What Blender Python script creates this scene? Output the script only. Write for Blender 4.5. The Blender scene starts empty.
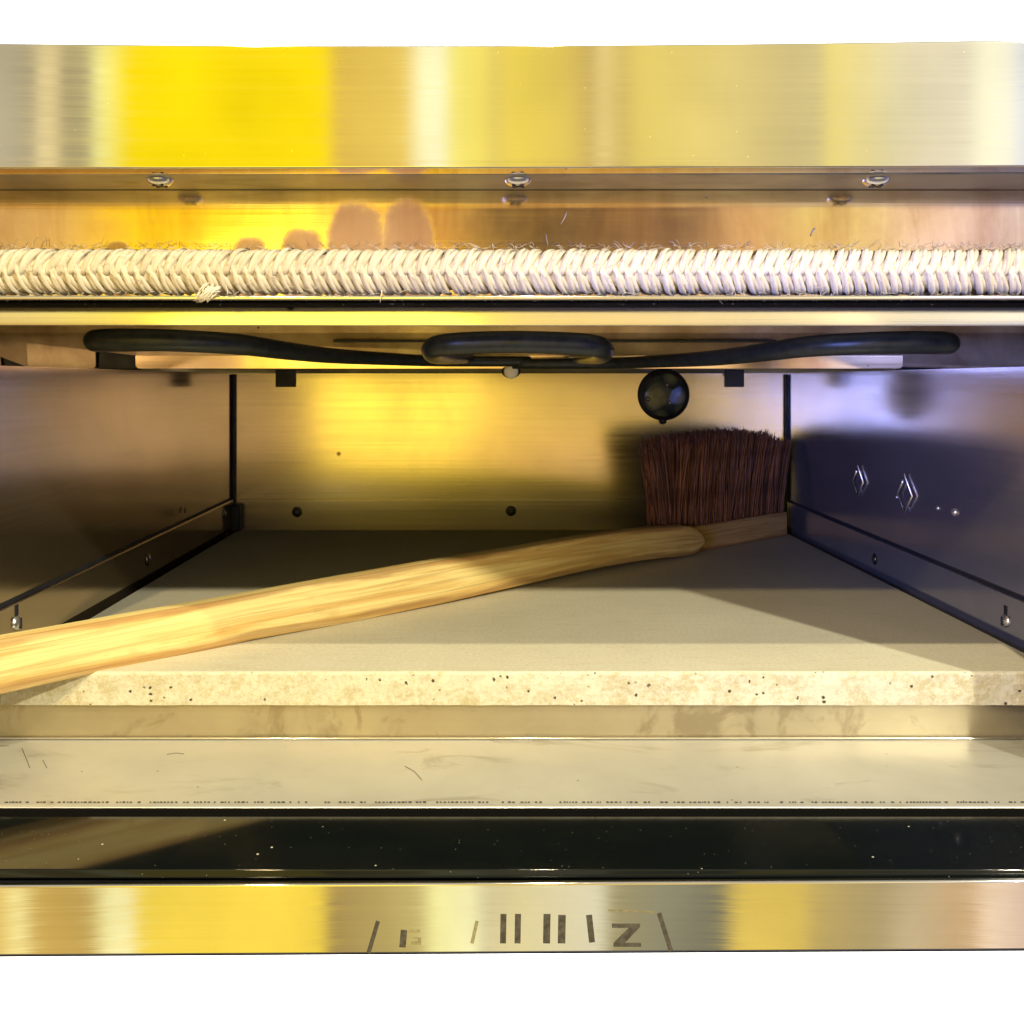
import bpy, bmesh, math, random
from mathutils import Vector, Matrix, noise
random.seed(7)
S = bpy.context.scene
COL = S.collection
F = 910.0; VX, VY = 488.0, 382.0
CZ = 1.1657                      # camera height (top of the baking stone is z = 1)
def P(px, py, d):                # a point seen at px,py lying d metres in front of the lens
    return Vector(((px-VX)/F*d, d, CZ-(py-VY)/F*d))
def X(px, d): return (px-VX)/F*d
def Z(py, d): return CZ-(py-VY)/F*d
def lin(c):
    return tuple(((v/255)/12.92 if v/255 <= .04045 else ((v/255+.055)/1.055)**2.4) for v in c)

# ------------------------------------------------------------------ camera
cam = bpy.data.cameras.new('camera'); co = bpy.data.objects.new('camera', cam); COL.objects.link(co)
co.location = (0, 0, CZ); co.rotation_euler = (math.radians(90), 0, 0)
cam.lens = 32; cam.sensor_width = 36; cam.shift_x = (512-VX)/1024; cam.shift_y = -(512-VY)/1024
cam.clip_start = .01; cam.clip_end = 60
S.camera = co

# ------------------------------------------------------------------ world: the shop seen in the steel
W = bpy.data.worlds.new('World'); S.world = W; W.use_nodes = True
nt = W.node_tree; nt.nodes.clear()
def N(t, **k):
    n = nt.nodes.new(t)
    for a, b in k.items(): setattr(n, a, b)
    return n
def L(a, b): nt.links.new(a, b)
def M(op, a, b=None, clamp=False):
    n = N('ShaderNodeMath', operation=op, use_clamp=clamp)
    for i, v in enumerate((a, b)):
        if v is None: continue
        if isinstance(v, (int, float)): n.inputs[i].default_value = v
        else: L(v, n.inputs[i])
    return n.outputs[0]
tc = N('ShaderNodeTexCoord'); sep = N('ShaderNodeSeparateXYZ'); L(tc.outputs['Generated'], sep.inputs[0])
dx, dy, dz = sep.outputs
back = M('MAXIMUM', M('MULTIPLY', dy, -1), .02)
u = M('DIVIDE', dx, back); v = M('DIVIDE', dz, back)
R0, R1 = -260.0, 1300.0
fac = M('DIVIDE', M('SUBTRACT', M('MULTIPLY_ADD', u, F), R0-VX), R1-R0, True)
# (MULTIPLY_ADD third input defaults to .5: set it to 0)
for n in nt.nodes:
    if n.type == 'MATH' and n.operation == 'MULTIPLY_ADD': n.inputs[2].default_value = 0
def ramp(stops, gain=1.0):
    r = N('ShaderNodeValToRGB'); e = r.color_ramp.elements
    r.color_ramp.interpolation = 'LINEAR'
    while len(e) > 1: e.remove(e[-1])
    first = True
    for px, c in stops:
        p = (px-R0)/(R1-R0); l = lin(c)
        if first: e[0].position = p; x = e[0]; first = False
        else: x = e.new(p)
        x.color = (l[0]*gain, l[1]*gain, l[2]*gain, 1)
    L(fac, r.inputs[0]); return r.outputs[0]
GA = 1.27
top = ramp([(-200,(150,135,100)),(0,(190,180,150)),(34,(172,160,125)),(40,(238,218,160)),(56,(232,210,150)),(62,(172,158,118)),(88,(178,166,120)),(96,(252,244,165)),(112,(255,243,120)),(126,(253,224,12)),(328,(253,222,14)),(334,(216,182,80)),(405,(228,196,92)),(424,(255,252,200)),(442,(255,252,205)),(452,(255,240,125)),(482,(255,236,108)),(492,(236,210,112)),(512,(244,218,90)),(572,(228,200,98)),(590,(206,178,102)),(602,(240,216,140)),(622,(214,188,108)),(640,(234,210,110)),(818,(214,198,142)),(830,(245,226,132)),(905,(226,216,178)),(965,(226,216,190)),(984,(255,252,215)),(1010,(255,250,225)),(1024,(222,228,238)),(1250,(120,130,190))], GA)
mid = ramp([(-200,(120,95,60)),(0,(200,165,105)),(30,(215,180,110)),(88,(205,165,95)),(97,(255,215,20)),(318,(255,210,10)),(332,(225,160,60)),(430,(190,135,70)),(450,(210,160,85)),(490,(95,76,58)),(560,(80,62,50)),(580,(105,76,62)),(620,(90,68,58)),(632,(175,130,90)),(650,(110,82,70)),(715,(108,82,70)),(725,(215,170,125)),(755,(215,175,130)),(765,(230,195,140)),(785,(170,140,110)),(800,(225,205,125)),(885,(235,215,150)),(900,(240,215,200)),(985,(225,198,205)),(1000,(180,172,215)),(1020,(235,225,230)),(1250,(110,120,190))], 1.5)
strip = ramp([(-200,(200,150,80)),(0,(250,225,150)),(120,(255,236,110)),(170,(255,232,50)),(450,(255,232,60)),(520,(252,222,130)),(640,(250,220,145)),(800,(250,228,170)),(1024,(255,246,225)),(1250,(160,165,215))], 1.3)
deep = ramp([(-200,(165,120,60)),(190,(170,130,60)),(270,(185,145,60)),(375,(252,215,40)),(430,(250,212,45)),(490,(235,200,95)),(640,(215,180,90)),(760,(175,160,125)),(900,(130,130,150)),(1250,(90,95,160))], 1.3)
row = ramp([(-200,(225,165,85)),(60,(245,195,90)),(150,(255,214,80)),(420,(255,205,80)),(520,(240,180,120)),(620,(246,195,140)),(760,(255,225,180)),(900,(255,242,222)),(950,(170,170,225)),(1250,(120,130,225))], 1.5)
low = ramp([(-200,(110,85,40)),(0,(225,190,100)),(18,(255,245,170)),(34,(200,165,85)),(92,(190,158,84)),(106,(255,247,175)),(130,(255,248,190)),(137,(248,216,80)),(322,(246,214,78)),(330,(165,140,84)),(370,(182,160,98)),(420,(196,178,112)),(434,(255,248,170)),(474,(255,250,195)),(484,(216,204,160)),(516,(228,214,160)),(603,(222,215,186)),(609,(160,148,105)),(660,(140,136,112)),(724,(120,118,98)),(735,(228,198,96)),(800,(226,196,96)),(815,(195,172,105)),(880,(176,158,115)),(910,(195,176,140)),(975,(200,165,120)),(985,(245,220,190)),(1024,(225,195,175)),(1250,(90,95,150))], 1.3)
def step(lo, hi):
    m = N('ShaderNodeMapRange', interpolation_type='SMOOTHSTEP'); L(v, m.inputs[0]); m.inputs[1].default_value = lo; m.inputs[2].default_value = hi
    return m.outputs[0]
def mix(f, a, b):
    n = N('ShaderNodeMix', data_type='RGBA')
    if isinstance(f, (int, float)): n.inputs[0].default_value = f
    else: L(f, n.inputs[0])
    for i, c in ((6, a), (7, b)):
        if isinstance(c, tuple): n.inputs[i].default_value = (*c, 1)
        else: L(c, n.inputs[i])
    return n.outputs[2]
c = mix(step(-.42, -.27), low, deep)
c = mix(step(-.19, -.17), c, row)  # bright band added for the added lip fold to mirror
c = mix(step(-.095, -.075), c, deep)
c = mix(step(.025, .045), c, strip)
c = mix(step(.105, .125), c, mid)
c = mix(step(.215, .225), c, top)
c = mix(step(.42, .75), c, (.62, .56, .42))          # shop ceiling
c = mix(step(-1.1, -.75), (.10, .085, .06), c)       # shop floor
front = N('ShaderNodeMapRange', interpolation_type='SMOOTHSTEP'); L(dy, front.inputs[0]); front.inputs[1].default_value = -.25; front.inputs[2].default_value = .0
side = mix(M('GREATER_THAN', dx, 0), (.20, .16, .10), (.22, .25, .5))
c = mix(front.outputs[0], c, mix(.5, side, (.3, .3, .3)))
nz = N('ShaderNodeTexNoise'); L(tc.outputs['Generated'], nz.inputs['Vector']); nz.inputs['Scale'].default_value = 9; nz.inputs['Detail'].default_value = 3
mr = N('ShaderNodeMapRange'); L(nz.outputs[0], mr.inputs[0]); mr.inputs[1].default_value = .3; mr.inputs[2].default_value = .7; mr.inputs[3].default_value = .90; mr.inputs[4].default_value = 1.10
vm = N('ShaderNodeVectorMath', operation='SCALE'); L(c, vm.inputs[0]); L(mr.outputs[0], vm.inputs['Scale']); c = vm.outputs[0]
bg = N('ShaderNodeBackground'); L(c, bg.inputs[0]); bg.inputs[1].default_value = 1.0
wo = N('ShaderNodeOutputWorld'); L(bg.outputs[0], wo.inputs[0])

# ------------------------------------------------------------------ lamps
def lamp(name, kind, loc, aim, power, color, size=.05, **k):
    d = bpy.data.lights.new(name, kind); d.energy = power; d.color = color
    if kind == 'AREA': d.size = size
    else: d.shadow_soft_size = size
    for a, b in k.items(): setattr(d, a, b)
    o = bpy.data.objects.new(name, d); COL.objects.link(o); o.location = loc
    o.rotation_euler = (Vector(aim)-Vector(loc)).to_track_quat('-Z', 'Y').to_euler()
    return o
e = Vector((.300, .465, 1.1948))
t = 1.5
lamp('shop_lamp_white', 'SPOT', e+Vector((.6, -1, .70))*t, (0, .6, 1.0), 165, (1, .95, .74), .035, spot_size=math.radians(50), spot_blend=.2)
lamp('shop_lamp_warm', 'SPOT', Vector((0, .465, 1.1948))+Vector((-.34, -1, .70))*t, (0, .6, 1.0), 66, (1, .77, .40), .03, spot_size=math.radians(50), spot_blend=.2)
lamp('shop_lamp_high', 'SPOT', Vector((0, .40, 1.26))+Vector((.1, -.82, 1.2))*1.3, (0, .5, 1.0), 105, (1, .88, .58), .02, spot_size=math.radians(50), spot_blend=.2)
lamp('added_blue_fill', 'SPOT', (-.25, -.12, 1.172), (.38, .74, 1.165), 34, (.20, .29, 1), .14, spot_size=math.radians(32), spot_blend=.9)  # added unseen spot, imitates a blue lens flare over the right side
lamp('added_low_fill', 'SPOT', (-.45, -1.5, 1.19), (-.02, .8, 1.172), 12, (1, .74, .12), .42, spot_size=math.radians(26), spot_blend=.4)  # no such source: added to brighten the reflector plate and back wall
lamp('added_warm_fill', 'SPOT', (.27, -.2, 1.15), (-.30, .62, 1.12), 2.6, (1, .62, .28), .22, spot_size=math.radians(34), spot_blend=.9)  # added fill that warms the left wall against the blue spill
lamp('added_violet_fill', 'SPOT', (1.0, -.9, 1.178), (.47, .8, 1.180), 16, (.34, .40, 1), .05, spot_size=math.radians(11), spot_blend=.8)  # added cool fill for the right end of the upper cavity
lamp('added_amber_fill', 'SPOT', (-1.1, -.9, 1.178), (-.38, .8, 1.180), 11, (1, .66, .30), .05, spot_size=math.radians(11), spot_blend=.8)  # added amber fill for the left end of the upper cavity
lamp('added_backdrop_fill', 'AREA', (0, 1.35, CZ), (0, 4, CZ), 420, (1, 1, 1), .7)  # hidden behind the oven, added to turn the backdrop white

S.view_settings.view_transform = 'Standard'; S.view_settings.look = 'None'
S.view_settings.exposure = .08; S.view_settings.gamma = 1; S.view_settings.use_curve_mapping = False
S.render.engine = 'CYCLES'
S.cycles.max_bounces = 6; S.cycles.sample_clamp_indirect = 4; S.cycles.use_denoising = True
S.cycles.caustics_reflective = False

# ------------------------------------------------------------------ materials
def mat(name):
    m = bpy.data.materials.new(name); m.use_nodes = True
    return m, m.node_tree, m.node_tree.nodes['Principled BSDF']
class G:                        # small node helper for one material
    def __init__(s, t): s.t = t
    def n(s, ty, **k):
        x = s.t.nodes.new(ty)
        for a, b in k.items(): setattr(x, a, b)
        return x
    def l(s, a, b): s.t.links.new(a, b)
    def coords(s, scale=(1,1,1), kind='Object', rot=(0,0,0)):
        a = s.n('ShaderNodeTexCoord'); m = s.n('ShaderNodeMapping'); s.l(a.outputs[kind], m.inputs[0])
        m.inputs['Scale'].default_value = scale; m.inputs['Rotation'].default_value = rot
        return m.outputs[0]
    def noise(s, vec, scale, detail=3, rough=.55, dist=0):
        x = s.n('ShaderNodeTexNoise'); s.l(vec, x.inputs['Vector']); x.inputs['Scale'].default_value = scale
        x.inputs['Detail'].default_value = detail; x.inputs['Roughness'].default_value = rough; x.inputs['Distortion'].default_value = dist
        return x.outputs[0]
    def cell(s, vo, th):
        x = s.n('ShaderNodeSeparateColor'); s.l(vo.outputs['Color'], x.inputs[0]); return s.math('GREATER_THAN', x.outputs[0], th)
    def rng(s, val, a, b, c=0, d=1, smooth=False):
        x = s.n('ShaderNodeMapRange'); s.l(val, x.inputs[0])
        if smooth: x.interpolation_type = 'SMOOTHSTEP'
        for i, q in enumerate((a, b, c, d)): x.inputs[i+1].default_value = q
        return x.outputs[0]
    def mix(s, f, a, b):
        n = s.n('ShaderNodeMix', data_type='RGBA')
        if isinstance(f, (int, float)): n.inputs[0].default_value = f
        else: s.l(f, n.inputs[0])
        for i, c in ((6, a), (7, b)):
            if isinstance(c, tuple): n.inputs[i].default_value = (*c[:3], 1)
            else: s.l(c, n.inputs[i])
        return n.outputs[2]
    def math(s, op, a, b=None, c=None, clamp=False):
        n = s.n('ShaderNodeMath', operation=op, use_clamp=clamp)
        for i, v in enumerate((a, b, c)):
            if v is None: continue
            if isinstance(v, (int, float)): n.inputs[i].default_value = v
            else: s.l(v, n.inputs[i])
        return n.outputs[0]
    def bump(s, h, strength, dist, bsdf):
        b = s.n('ShaderNodeBump'); s.l(h, b.inputs['Height']); b.inputs['Strength'].default_value = strength
        b.inputs['Distance'].default_value = dist; s.l(b.outputs[0], bsdf.inputs['Normal'])

def steel(name, base, rough, metallic=1.0, grime=None, brush=(1.5, 1.5, 260), smudge=.12, smudge_scale=9, tint=None, bumpy=.04, specks=0, speckcol=(.05,.03,.01)):
    m, t, b = mat(name); g = G(t)
    fine = g.noise(g.coords(brush), 1.6, 4, .7)
    big = g.noise(g.coords((1, 1, 1)), smudge_scale, 5, .6, .4)
    f = g.rng(big, .35, .7)
    col = g.mix(g.math('MULTIPLY', f, smudge*3), base, tuple(x*.62 for x in base) if tint is None else tint)
    col = g.mix(g.rng(fine, .3, .75, 0, .12), col, tuple(min(1, x*1.25) for x in base))
    if grime:
        gs, lo, amt = grime
        gn = g.noise(g.coords(gs), 1.0, 5, .65, .8)
        col = g.mix(g.rng(gn, lo, lo+.14, 0, amt, True), col, tuple(x*.45 for x in (base[0], base[1]*.9, base[2]*.75)))
    if specks:
        vo = g.n('ShaderNodeTexVoronoi'); g.l(g.coords(), vo.inputs['Vector']); vo.inputs['Scale'].default_value = specks
        sp = g.rng(vo.outputs['Distance'], .05, .11, 1, 0)
        gate = g.cell(vo, .90)
        col = g.mix(g.math('MULTIPLY', sp, gate), col, speckcol)
    g.l(col, b.inputs['Base Color']); b.inputs['Metallic'].default_value = metallic
    r = g.math('ADD', g.rng(big, .3, .75, rough*.85, rough*1.25), g.rng(fine, .3, .7, -.03, .04))
    g.l(r, b.inputs['Roughness'])
    g.bump(fine, bumpy, .0006, b)
    return m
M_ = {}
M_['fascia'] = steel('brushed steel', (.76, .74, .70), .055, smudge=.10, smudge_scale=6, bumpy=.02, specks=210, speckcol=(.98,.95,.85))
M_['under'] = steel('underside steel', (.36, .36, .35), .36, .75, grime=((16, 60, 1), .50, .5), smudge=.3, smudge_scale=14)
M_['chamber'] = steel('chamber steel', (.70, .62, .48), .21, .93, smudge=.22, smudge_scale=5, specks=30)
M_['sidewall'] = steel('warm-cast side steel', (.62, .49, .31), .12, .95, smudge=.25, smudge_scale=5, bumpy=.03)  # warm cast put into the colour to offset blue light on this wall
M_['sidewall_blue_cast'] = steel('blue-cast side steel', (.54, .56, .63), .18, .84, smudge=.2, smudge_scale=5, bumpy=.03)  # blue flare cast painted into the steel colour
M_['plate'] = steel('reflector steel', (.82, .68, .50), .34, .45, smudge=.28, smudge_scale=16, tint=(.36,.2,.1), specks=90)
M_['added_lip'] = steel('added lip steel', (.95, .84, .62), .16, .9, smudge=.25, smudge_scale=12, tint=(.6,.35,.2), specks=120)
M_['lip'] = steel('lip steel', (.88, .84, .74), .10, .93, smudge=.10, specks=40)
M_['sill'] = steel('sill steel', (.70, .69, .62), .36, .55, grime=((14, 40, 1), .56, .45), smudge=.20, smudge_scale=8, specks=150, speckcol=(.2,.15,.06))
M_['riser'] = steel('riser steel', (.44, .38, .26), .34, .75, grime=((34, 1, 26), .55, .55), smudge=.22, smudge_scale=12)
M_['rail'] = steel('rail steel', (.76, .74, .69), .05, smudge=.10, smudge_scale=14, specks=120, speckcol=(1,.98,.9))
M_['screw'] = steel('screw steel', (.85, .84, .80), .22, .9, brush=(60,60,60), smudge=.05)
M_['bolt'] = steel('bolt steel', (.30, .27, .2), .3, 1, brush=(60,60,60))
M_['casing'] = steel('casing steel', (.45, .45, .45), .4, .9)

# inner panel: heat-tinted brown with soot arches
m, t, b = mat('heat tinted steel'); g = G(t)
tcn = g.n('ShaderNodeTexCoord'); sp = g.n('ShaderNodeSeparateXYZ'); g.l(tcn.outputs['Object'], sp.inputs[0])
fine = g.noise(g.coords((1.5, 1.5, 260)), 1.6, 4, .7)
big = g.noise(g.coords((1, 1, 1.6)), 22, 5, .6, .5)
wob = g.noise(g.coords(), 60, 4, .7)
soot = None
dpan = .4456
for px, top_y, wpx in ((357, 199, 29), (408, 198, 28), (302, 229, 20), (250, 236, 16), (118, 241, 12)):
    ex = g.math('DIVIDE', g.math('SUBTRACT', sp.outputs[0], X(px, dpan)), wpx/F*dpan)
    ez = g.math('DIVIDE', g.math('SUBTRACT', sp.outputs[2], Z(252, dpan)), (252-top_y)/F*dpan)
    r2 = g.math('ADD', g.math('POWER', g.math('ABSOLUTE', ex), 2.6), g.math('POWER', g.math('MAXIMUM', ez, 0), 3.0))
    r2 = g.math('ADD', r2, g.rng(wob, .3, .7, -.30, .30))
    k = g.rng(r2, .35, 1.25, 1, 0, True)
    soot = k if soot is None else g.math('MAXIMUM', soot, k)
base = g.mix(g.rng(big, .35, .7), (.80, .68, .52), (.72, .55, .38))
streak = g.noise(g.coords((34, 1, 9)), 1.0, 4, .65, .6)
base = g.mix(g.rng(streak, .42, .70, 0, .55), base, (.46, .29, .19))
streak2 = g.noise(g.coords((210, 1, 9)), 1.0, 3, .6)
base = g.mix(g.rng(streak2, .5, .72, 0, .16), base, (.95, .80, .62))
base = g.mix(g.math('MULTIPLY', soot, .62), base, (.36, .18, .07))
g.l(base, b.inputs['Base Color']); g.l(g.rng(soot, 0, 1, 1, .95), b.inputs['Metallic'])
g.l(g.math('ADD', g.rng(big, .3, .7, .09, .15), g.math('MULTIPLY', soot, .25)), b.inputs['Roughness']); g.bump(fine, .04, .0006, b)
M_['inner'] = m

# stone
def stone(name, face):
    m, t, b = mat(name); g = G(t)
    co_ = g.coords()
    n1 = g.noise(co_, 9, 5, .6); n2 = g.noise(co_, 420, 3, .7); n3 = g.noise(g.coords((1, 6, 1)), 30, 4, .6)
    col = g.mix(g.rng(n1, .3, .7), (.67, .64, .49), (.58, .55, .42))
    col = g.mix(g.rng(n2, .35, .7, 0, .35), col, (.36, .29, .19))
    col = g.mix(g.rng(n3, .52, .75, 0, .25), col, (.42, .33, .2))
    if face:
        n4 = g.noise(co_, 330, 4, .8)
        col = g.mix(g.rng(g.math('ADD', g.math('MULTIPLY', n4, .6), g.math('MULTIPLY', g.noise(co_, 60, 3, .6), .4)), .46, .60, 0, .8), (.62, .60, .45), (.45, .38, .20))
        vo = g.n('ShaderNodeTexVoronoi'); g.l(g.coords((1, 1, 1)), vo.inputs['Vector']); vo.inputs['Scale'].default_value = 260
        pit = g.math('MULTIPLY', g.rng(g.math('ADD', vo.outputs['Distance'], g.rng(n4, .3, .7, -.22, .22)), .14, .24, 1, 0), g.cell(vo, .80))
        col = g.mix(pit, col, (.07, .045, .02))
        g.bump(g.math('SUBTRACT', n4, pit), .5, .0012, b)
    else:
        g.bump(g.math('ADD', n2, g.math('MULTIPLY', n3, .6)), .25, .0006, b)
    g.l(col, b.inputs['Base Color']); b.inputs['Roughness'].default_value = .85
    return m
M_['stone_top'] = stone('stone top', False); M_['stone_face'] = stone('stone face', True)

# wood, u along the grain
def wood(name, a, c, dark=1.0):
    m, t, b = mat(name); g = G(t)
    n0 = g.noise(g.coords((5.5, 75, 1), 'UV'), 1.0, 4, .55, 1.2)
    n1 = g.noise(g.coords((7, 420, 1), 'UV'), 1.0, 3, .6, .3)
    n2 = g.noise(g.coords((14, 26, 1), 'UV'), 1.0, 3, .5)
    col = g.mix(g.rng(n0, .44, .58), a, c)
    col = g.mix(g.rng(n1, .50, .72, 0, .65), col, tuple(x*.50 for x in c))
    vo = g.n('ShaderNodeTexVoronoi'); g.l(g.coords((9, 60, 1), 'UV'), vo.inputs['Vector']); vo.inputs['Scale'].default_value = 1.5
    dent = g.math('MULTIPLY', g.rng(vo.outputs['Distance'], .05, .12, 1, 0), g.math('GREATER_THAN', n2, .56))
    col = g.mix(g.math('MULTIPLY', dent, .6), col, (.14, .06, .02))
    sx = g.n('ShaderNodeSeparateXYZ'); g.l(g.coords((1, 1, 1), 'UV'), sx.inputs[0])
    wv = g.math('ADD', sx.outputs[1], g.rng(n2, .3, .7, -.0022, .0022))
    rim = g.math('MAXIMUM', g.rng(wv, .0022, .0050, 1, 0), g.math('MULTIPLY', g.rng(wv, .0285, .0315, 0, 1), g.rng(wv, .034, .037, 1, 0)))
    col = g.mix(g.math('MULTIPLY', rim, .62), col, (.26, .12, .035))  # worn edges, with the top's grazing shade painted in
    n5 = g.noise(g.coords((30, 60, 1), 'UV'), 1.0, 4, .6)
    col = g.mix(g.rng(n5, .60, .72, 0, .35), col, (.42, .25, .10))
    g.l(col, b.inputs['Base Color']); b.inputs['Roughness'].default_value = .75
    g.bump(g.math('SUBTRACT', n1, dent), .5, .0010, b)
    return m
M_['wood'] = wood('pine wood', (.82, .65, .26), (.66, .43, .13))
M_['wood_dark'] = wood('block wood', (.62, .42, .18), (.42, .25, .09))

def simple(name, col, rough, metallic=0, nscale=60, amp=.25, bump=.2, dist=.0008):
    m, t, b = mat(name); g = G(t); n = g.noise(g.coords(), nscale, 4, .6)
    g.l(g.mix(g.rng(n, .3, .7), tuple(x*(1-amp) for x in col), tuple(min(1, x*(1+amp)) for x in col)), b.inputs['Base Color'])
    g.l(g.rng(n, .3, .7, rough*.85, min(1, rough*1.2)), b.inputs['Roughness']); b.inputs['Metallic'].default_value = metallic
    if bump: g.bump(n, bump, dist, b)
    return m
M_['tube'] = simple('element coating', (.026, .034, .034), .36, .2, 140, .35)
M_['black'] = simple('blackened steel', (.018, .018, .020), .5, .2)
M_['seam'] = simple('dark joint', (.010, .012, .016), .6)
M_['hole'] = simple('dark tab', (.022, .028, .034), .45, .3)
M_['mark'] = simple('engraved grey', (.060, .055, .042), .6, 0, 400, .5)
M_['mark_faint'] = simple('worn engraving', (.52, .48, .38), .22, 1, 400, .2)
M_['glint'] = simple('white glint', (.9, .9, .86), .35, 0, 80, .05, 0)
M_['backdrop'] = simple('white paper', (.93, .93, .93), .9, 0, 3, .01, 0)
M_['gapdark'] = simple('matte black', (.003, .003, .003), .9)  # matte black for ledge shade, seam dirt and the strip over the glass
M_['gapdark'].node_tree.nodes['Principled BSDF'].inputs['Specular IOR Level'].default_value = .05

# rope strands and bristles: random tone per strand
def strandmat(name, a, c, us, vs, rough, transl=0):
    m, t, b = mat(name); g = G(t)
    geo = g.n('ShaderNodeNewGeometry')
    n = g.noise(g.coords((us, vs, 1), 'UV'), 1, 3, .6)
    col = g.mix(geo.outputs['Random Per Island'], a, c)
    col = g.mix(g.rng(n, .48, .72, 0, .5), col, tuple(x*.62 for x in c))
    g.l(col, b.inputs['Base Color']); b.inputs['Roughness'].default_value = rough
    g.bump(n, .6, .0009, b)
    return m
M_['rope'] = strandmat('glass fibre rope', (.84, .77, .60), (.70, .61, .44), 60, 14, .85)
M_['fibre'] = strandmat('loose fibre', (.85, .78, .62), (.75, .66, .5), 10, 1, .8)
M_['bristle'] = strandmat('bristle', (.38, .15, .07), (.05, .025, .018), 30, 1, .5)

# oven glass: black, glossy, with pale dust
m, t, b = mat('black glass'); g = G(t)
vo = g.n('ShaderNodeTexVoronoi'); g.l(g.coords(), vo.inputs['Vector']); vo.inputs['Scale'].default_value = 210
d1 = g.math('MULTIPLY', g.rng(vo.outputs['Distance'], .07, .13, 1, 0), g.cell(vo, .93))
vo2 = g.n('ShaderNodeTexVoronoi'); g.l(g.coords(), vo2.inputs['Vector']); vo2.inputs['Scale'].default_value = 700
d2 = g.math('MULTIPLY', g.rng(vo2.outputs['Distance'], .08, .2, .35, 0), g.cell(vo2, .972))
film = g.rng(g.noise(g.coords((1, 3, 1)), 11, 5, .6), .45, .8, 0, .004)
dust = g.math('MAXIMUM', g.math('MAXIMUM', d1, d2), film)
g.l(g.mix(dust, (.004, .006, .006), (.7, .66, .52)), b.inputs['Base Color'])
g.l(g.rng(dust, 0, 1, .06, .8), b.inputs['Roughness']); b.inputs['IOR'].default_value = 1.5
b.inputs['Specular IOR Level'].default_value = .36
M_['glass'] = m

m, t, b = mat('lamp lens'); g = G(t)
vo = g.n('ShaderNodeTexVoronoi'); g.l(g.coords(), vo.inputs['Vector']); vo.inputs['Scale'].default_value = 55
g.l(g.mix(g.rng(vo.outputs['Distance'], .1, .6), (.22, .24, .12), (.02, .035, .03)), b.inputs['Base Color'])
b.inputs['Roughness'].default_value = .34; b.inputs['Coat Weight'].default_value = .15; g.bump(vo.outputs['Distance'], .5, .003, b)
M_['lens'] = m

# ------------------------------------------------------------------ mesh helpers
class MB:
    def __init__(s): s.v = []; s.f = []; s.uv = []; s.mi = []; s.smooth = []
    def add(s, vs, fs, uvs=None, mi=0, smooth=False):
        o = len(s.v); s.v += [tuple(p) for p in vs]
        for i, f in enumerate(fs):
            s.f.append([o+k for k in f]); s.mi.append(mi); s.smooth.append(smooth)
            s.uv.append(uvs[i] if uvs else [(0, 0)]*len(f))
        return s
    def box(s, x0, x1, y0, y1, z0, z1, mi=0):
        v = [(x, y, z) for x in (x0, x1) for y in (y0, y1) for z in (z0, z1)]
        return s.add(v, [(0,1,3,2),(4,6,7,5),(0,4,5,1),(2,3,7,6),(0,2,6,4),(1,5,7,3)], mi=mi)
    def prism(s, poly, y0, y1, mi=0):       # poly in x,z counter-clockwise seen from the front
        n = len(poly)
        v = [(x, y0, z) for x, z in poly]+[(x, y1, z) for x, z in poly]
        return s.add(v, [list(range(n)), list(range(2*n-1, n-1, -1))]+[((i+1) % n, i, n+i, n+(i+1) % n) for i in range(n)], mi=mi)
    def sweep(s, pts, radii, sides=12, squash=None, caps=True, mi=0):
        pts = [Vector(p) for p in pts]; n = len(pts); vs = []; L_ = 0; us = []
        ref = Vector((0, 0, 1))
        for i, p in enumerate(pts):
            tg = (pts[min(i+1, n-1)]-pts[max(i-1, 0)]).normalized()
            if abs(tg.dot(ref)) > .98: ref = Vector((0, 1, 0))
            a = tg.cross(ref).normalized(); bb = a.cross(tg).normalized()
            if i: L_ += (p-pts[i-1]).length
            us.append(L_)
            r = radii[i] if isinstance(radii, (list, tuple)) else radii
            for k in range(sides):
                th = 2*math.pi*k/sides
                vs.append(p+a*math.cos(th)*r+bb*math.sin(th)*r)
        fs, uv = [], []
        for i in range(n-1):
            for k in range(sides):
                k2 = (k+1) % sides
                fs.append((i*sides+k, i*sides+k2, (i+1)*sides+k2, (i+1)*sides+k))
                uv.append([(us[i], k/sides), (us[i], (k+1)/sides), (us[i+1], (k+1)/sides), (us[i+1], k/sides)])
        if caps:
            fs.append(tuple(range(sides-1, -1, -1))); uv.append([(0, 0)]*sides)
            fs.append(tuple((n-1)*sides+k for k in range(sides))); uv.append([(0, 0)]*sides)
        return s.add(vs, fs, uv, mi, True)
    def build(s, name, mats, parent=None, bevel=0, seg=2, smooth_angle=False):
        me = bpy.data.meshes.new(name); me.from_pydata(s.v, [], s.f)
        if not isinstance(mats, (list, tuple)): mats = [mats]
        for q in mats: me.materials.append(M_[q])
        uvl = me.uv_layers.new(name='UVMap'); i = 0
        for k, p in enumerate(me.polygons):
            p.material_index = s.mi[k]; p.use_smooth = s.smooth[k]
            for li, c_ in zip(p.loop_indices, s.uv[k]): uvl.data[li].uv = c_
        me.update(); me.validate()
        bm = bmesh.new(); bm.from_mesh(me); bmesh.ops.recalc_face_normals(bm, faces=bm.faces); bm.to_mesh(me); bm.free()
        o = bpy.data.objects.new(name, me); COL.objects.link(o)
        if parent: attach(o, parent)
        if bevel:
            b = o.modifiers.new('bevel', 'BEVEL'); b.width = bevel; b.segments = seg; b.limit_method = 'ANGLE'; b.harden_normals = False
            for p in me.polygons: p.use_smooth = True
            w = o.modifiers.new('wn', 'WEIGHTED_NORMAL'); w.keep_sharp = True
        return o
def world_of(o):
    p = Vector(o.location); q = o.parent
    while q: p += q.location; q = q.parent
    return p
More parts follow.
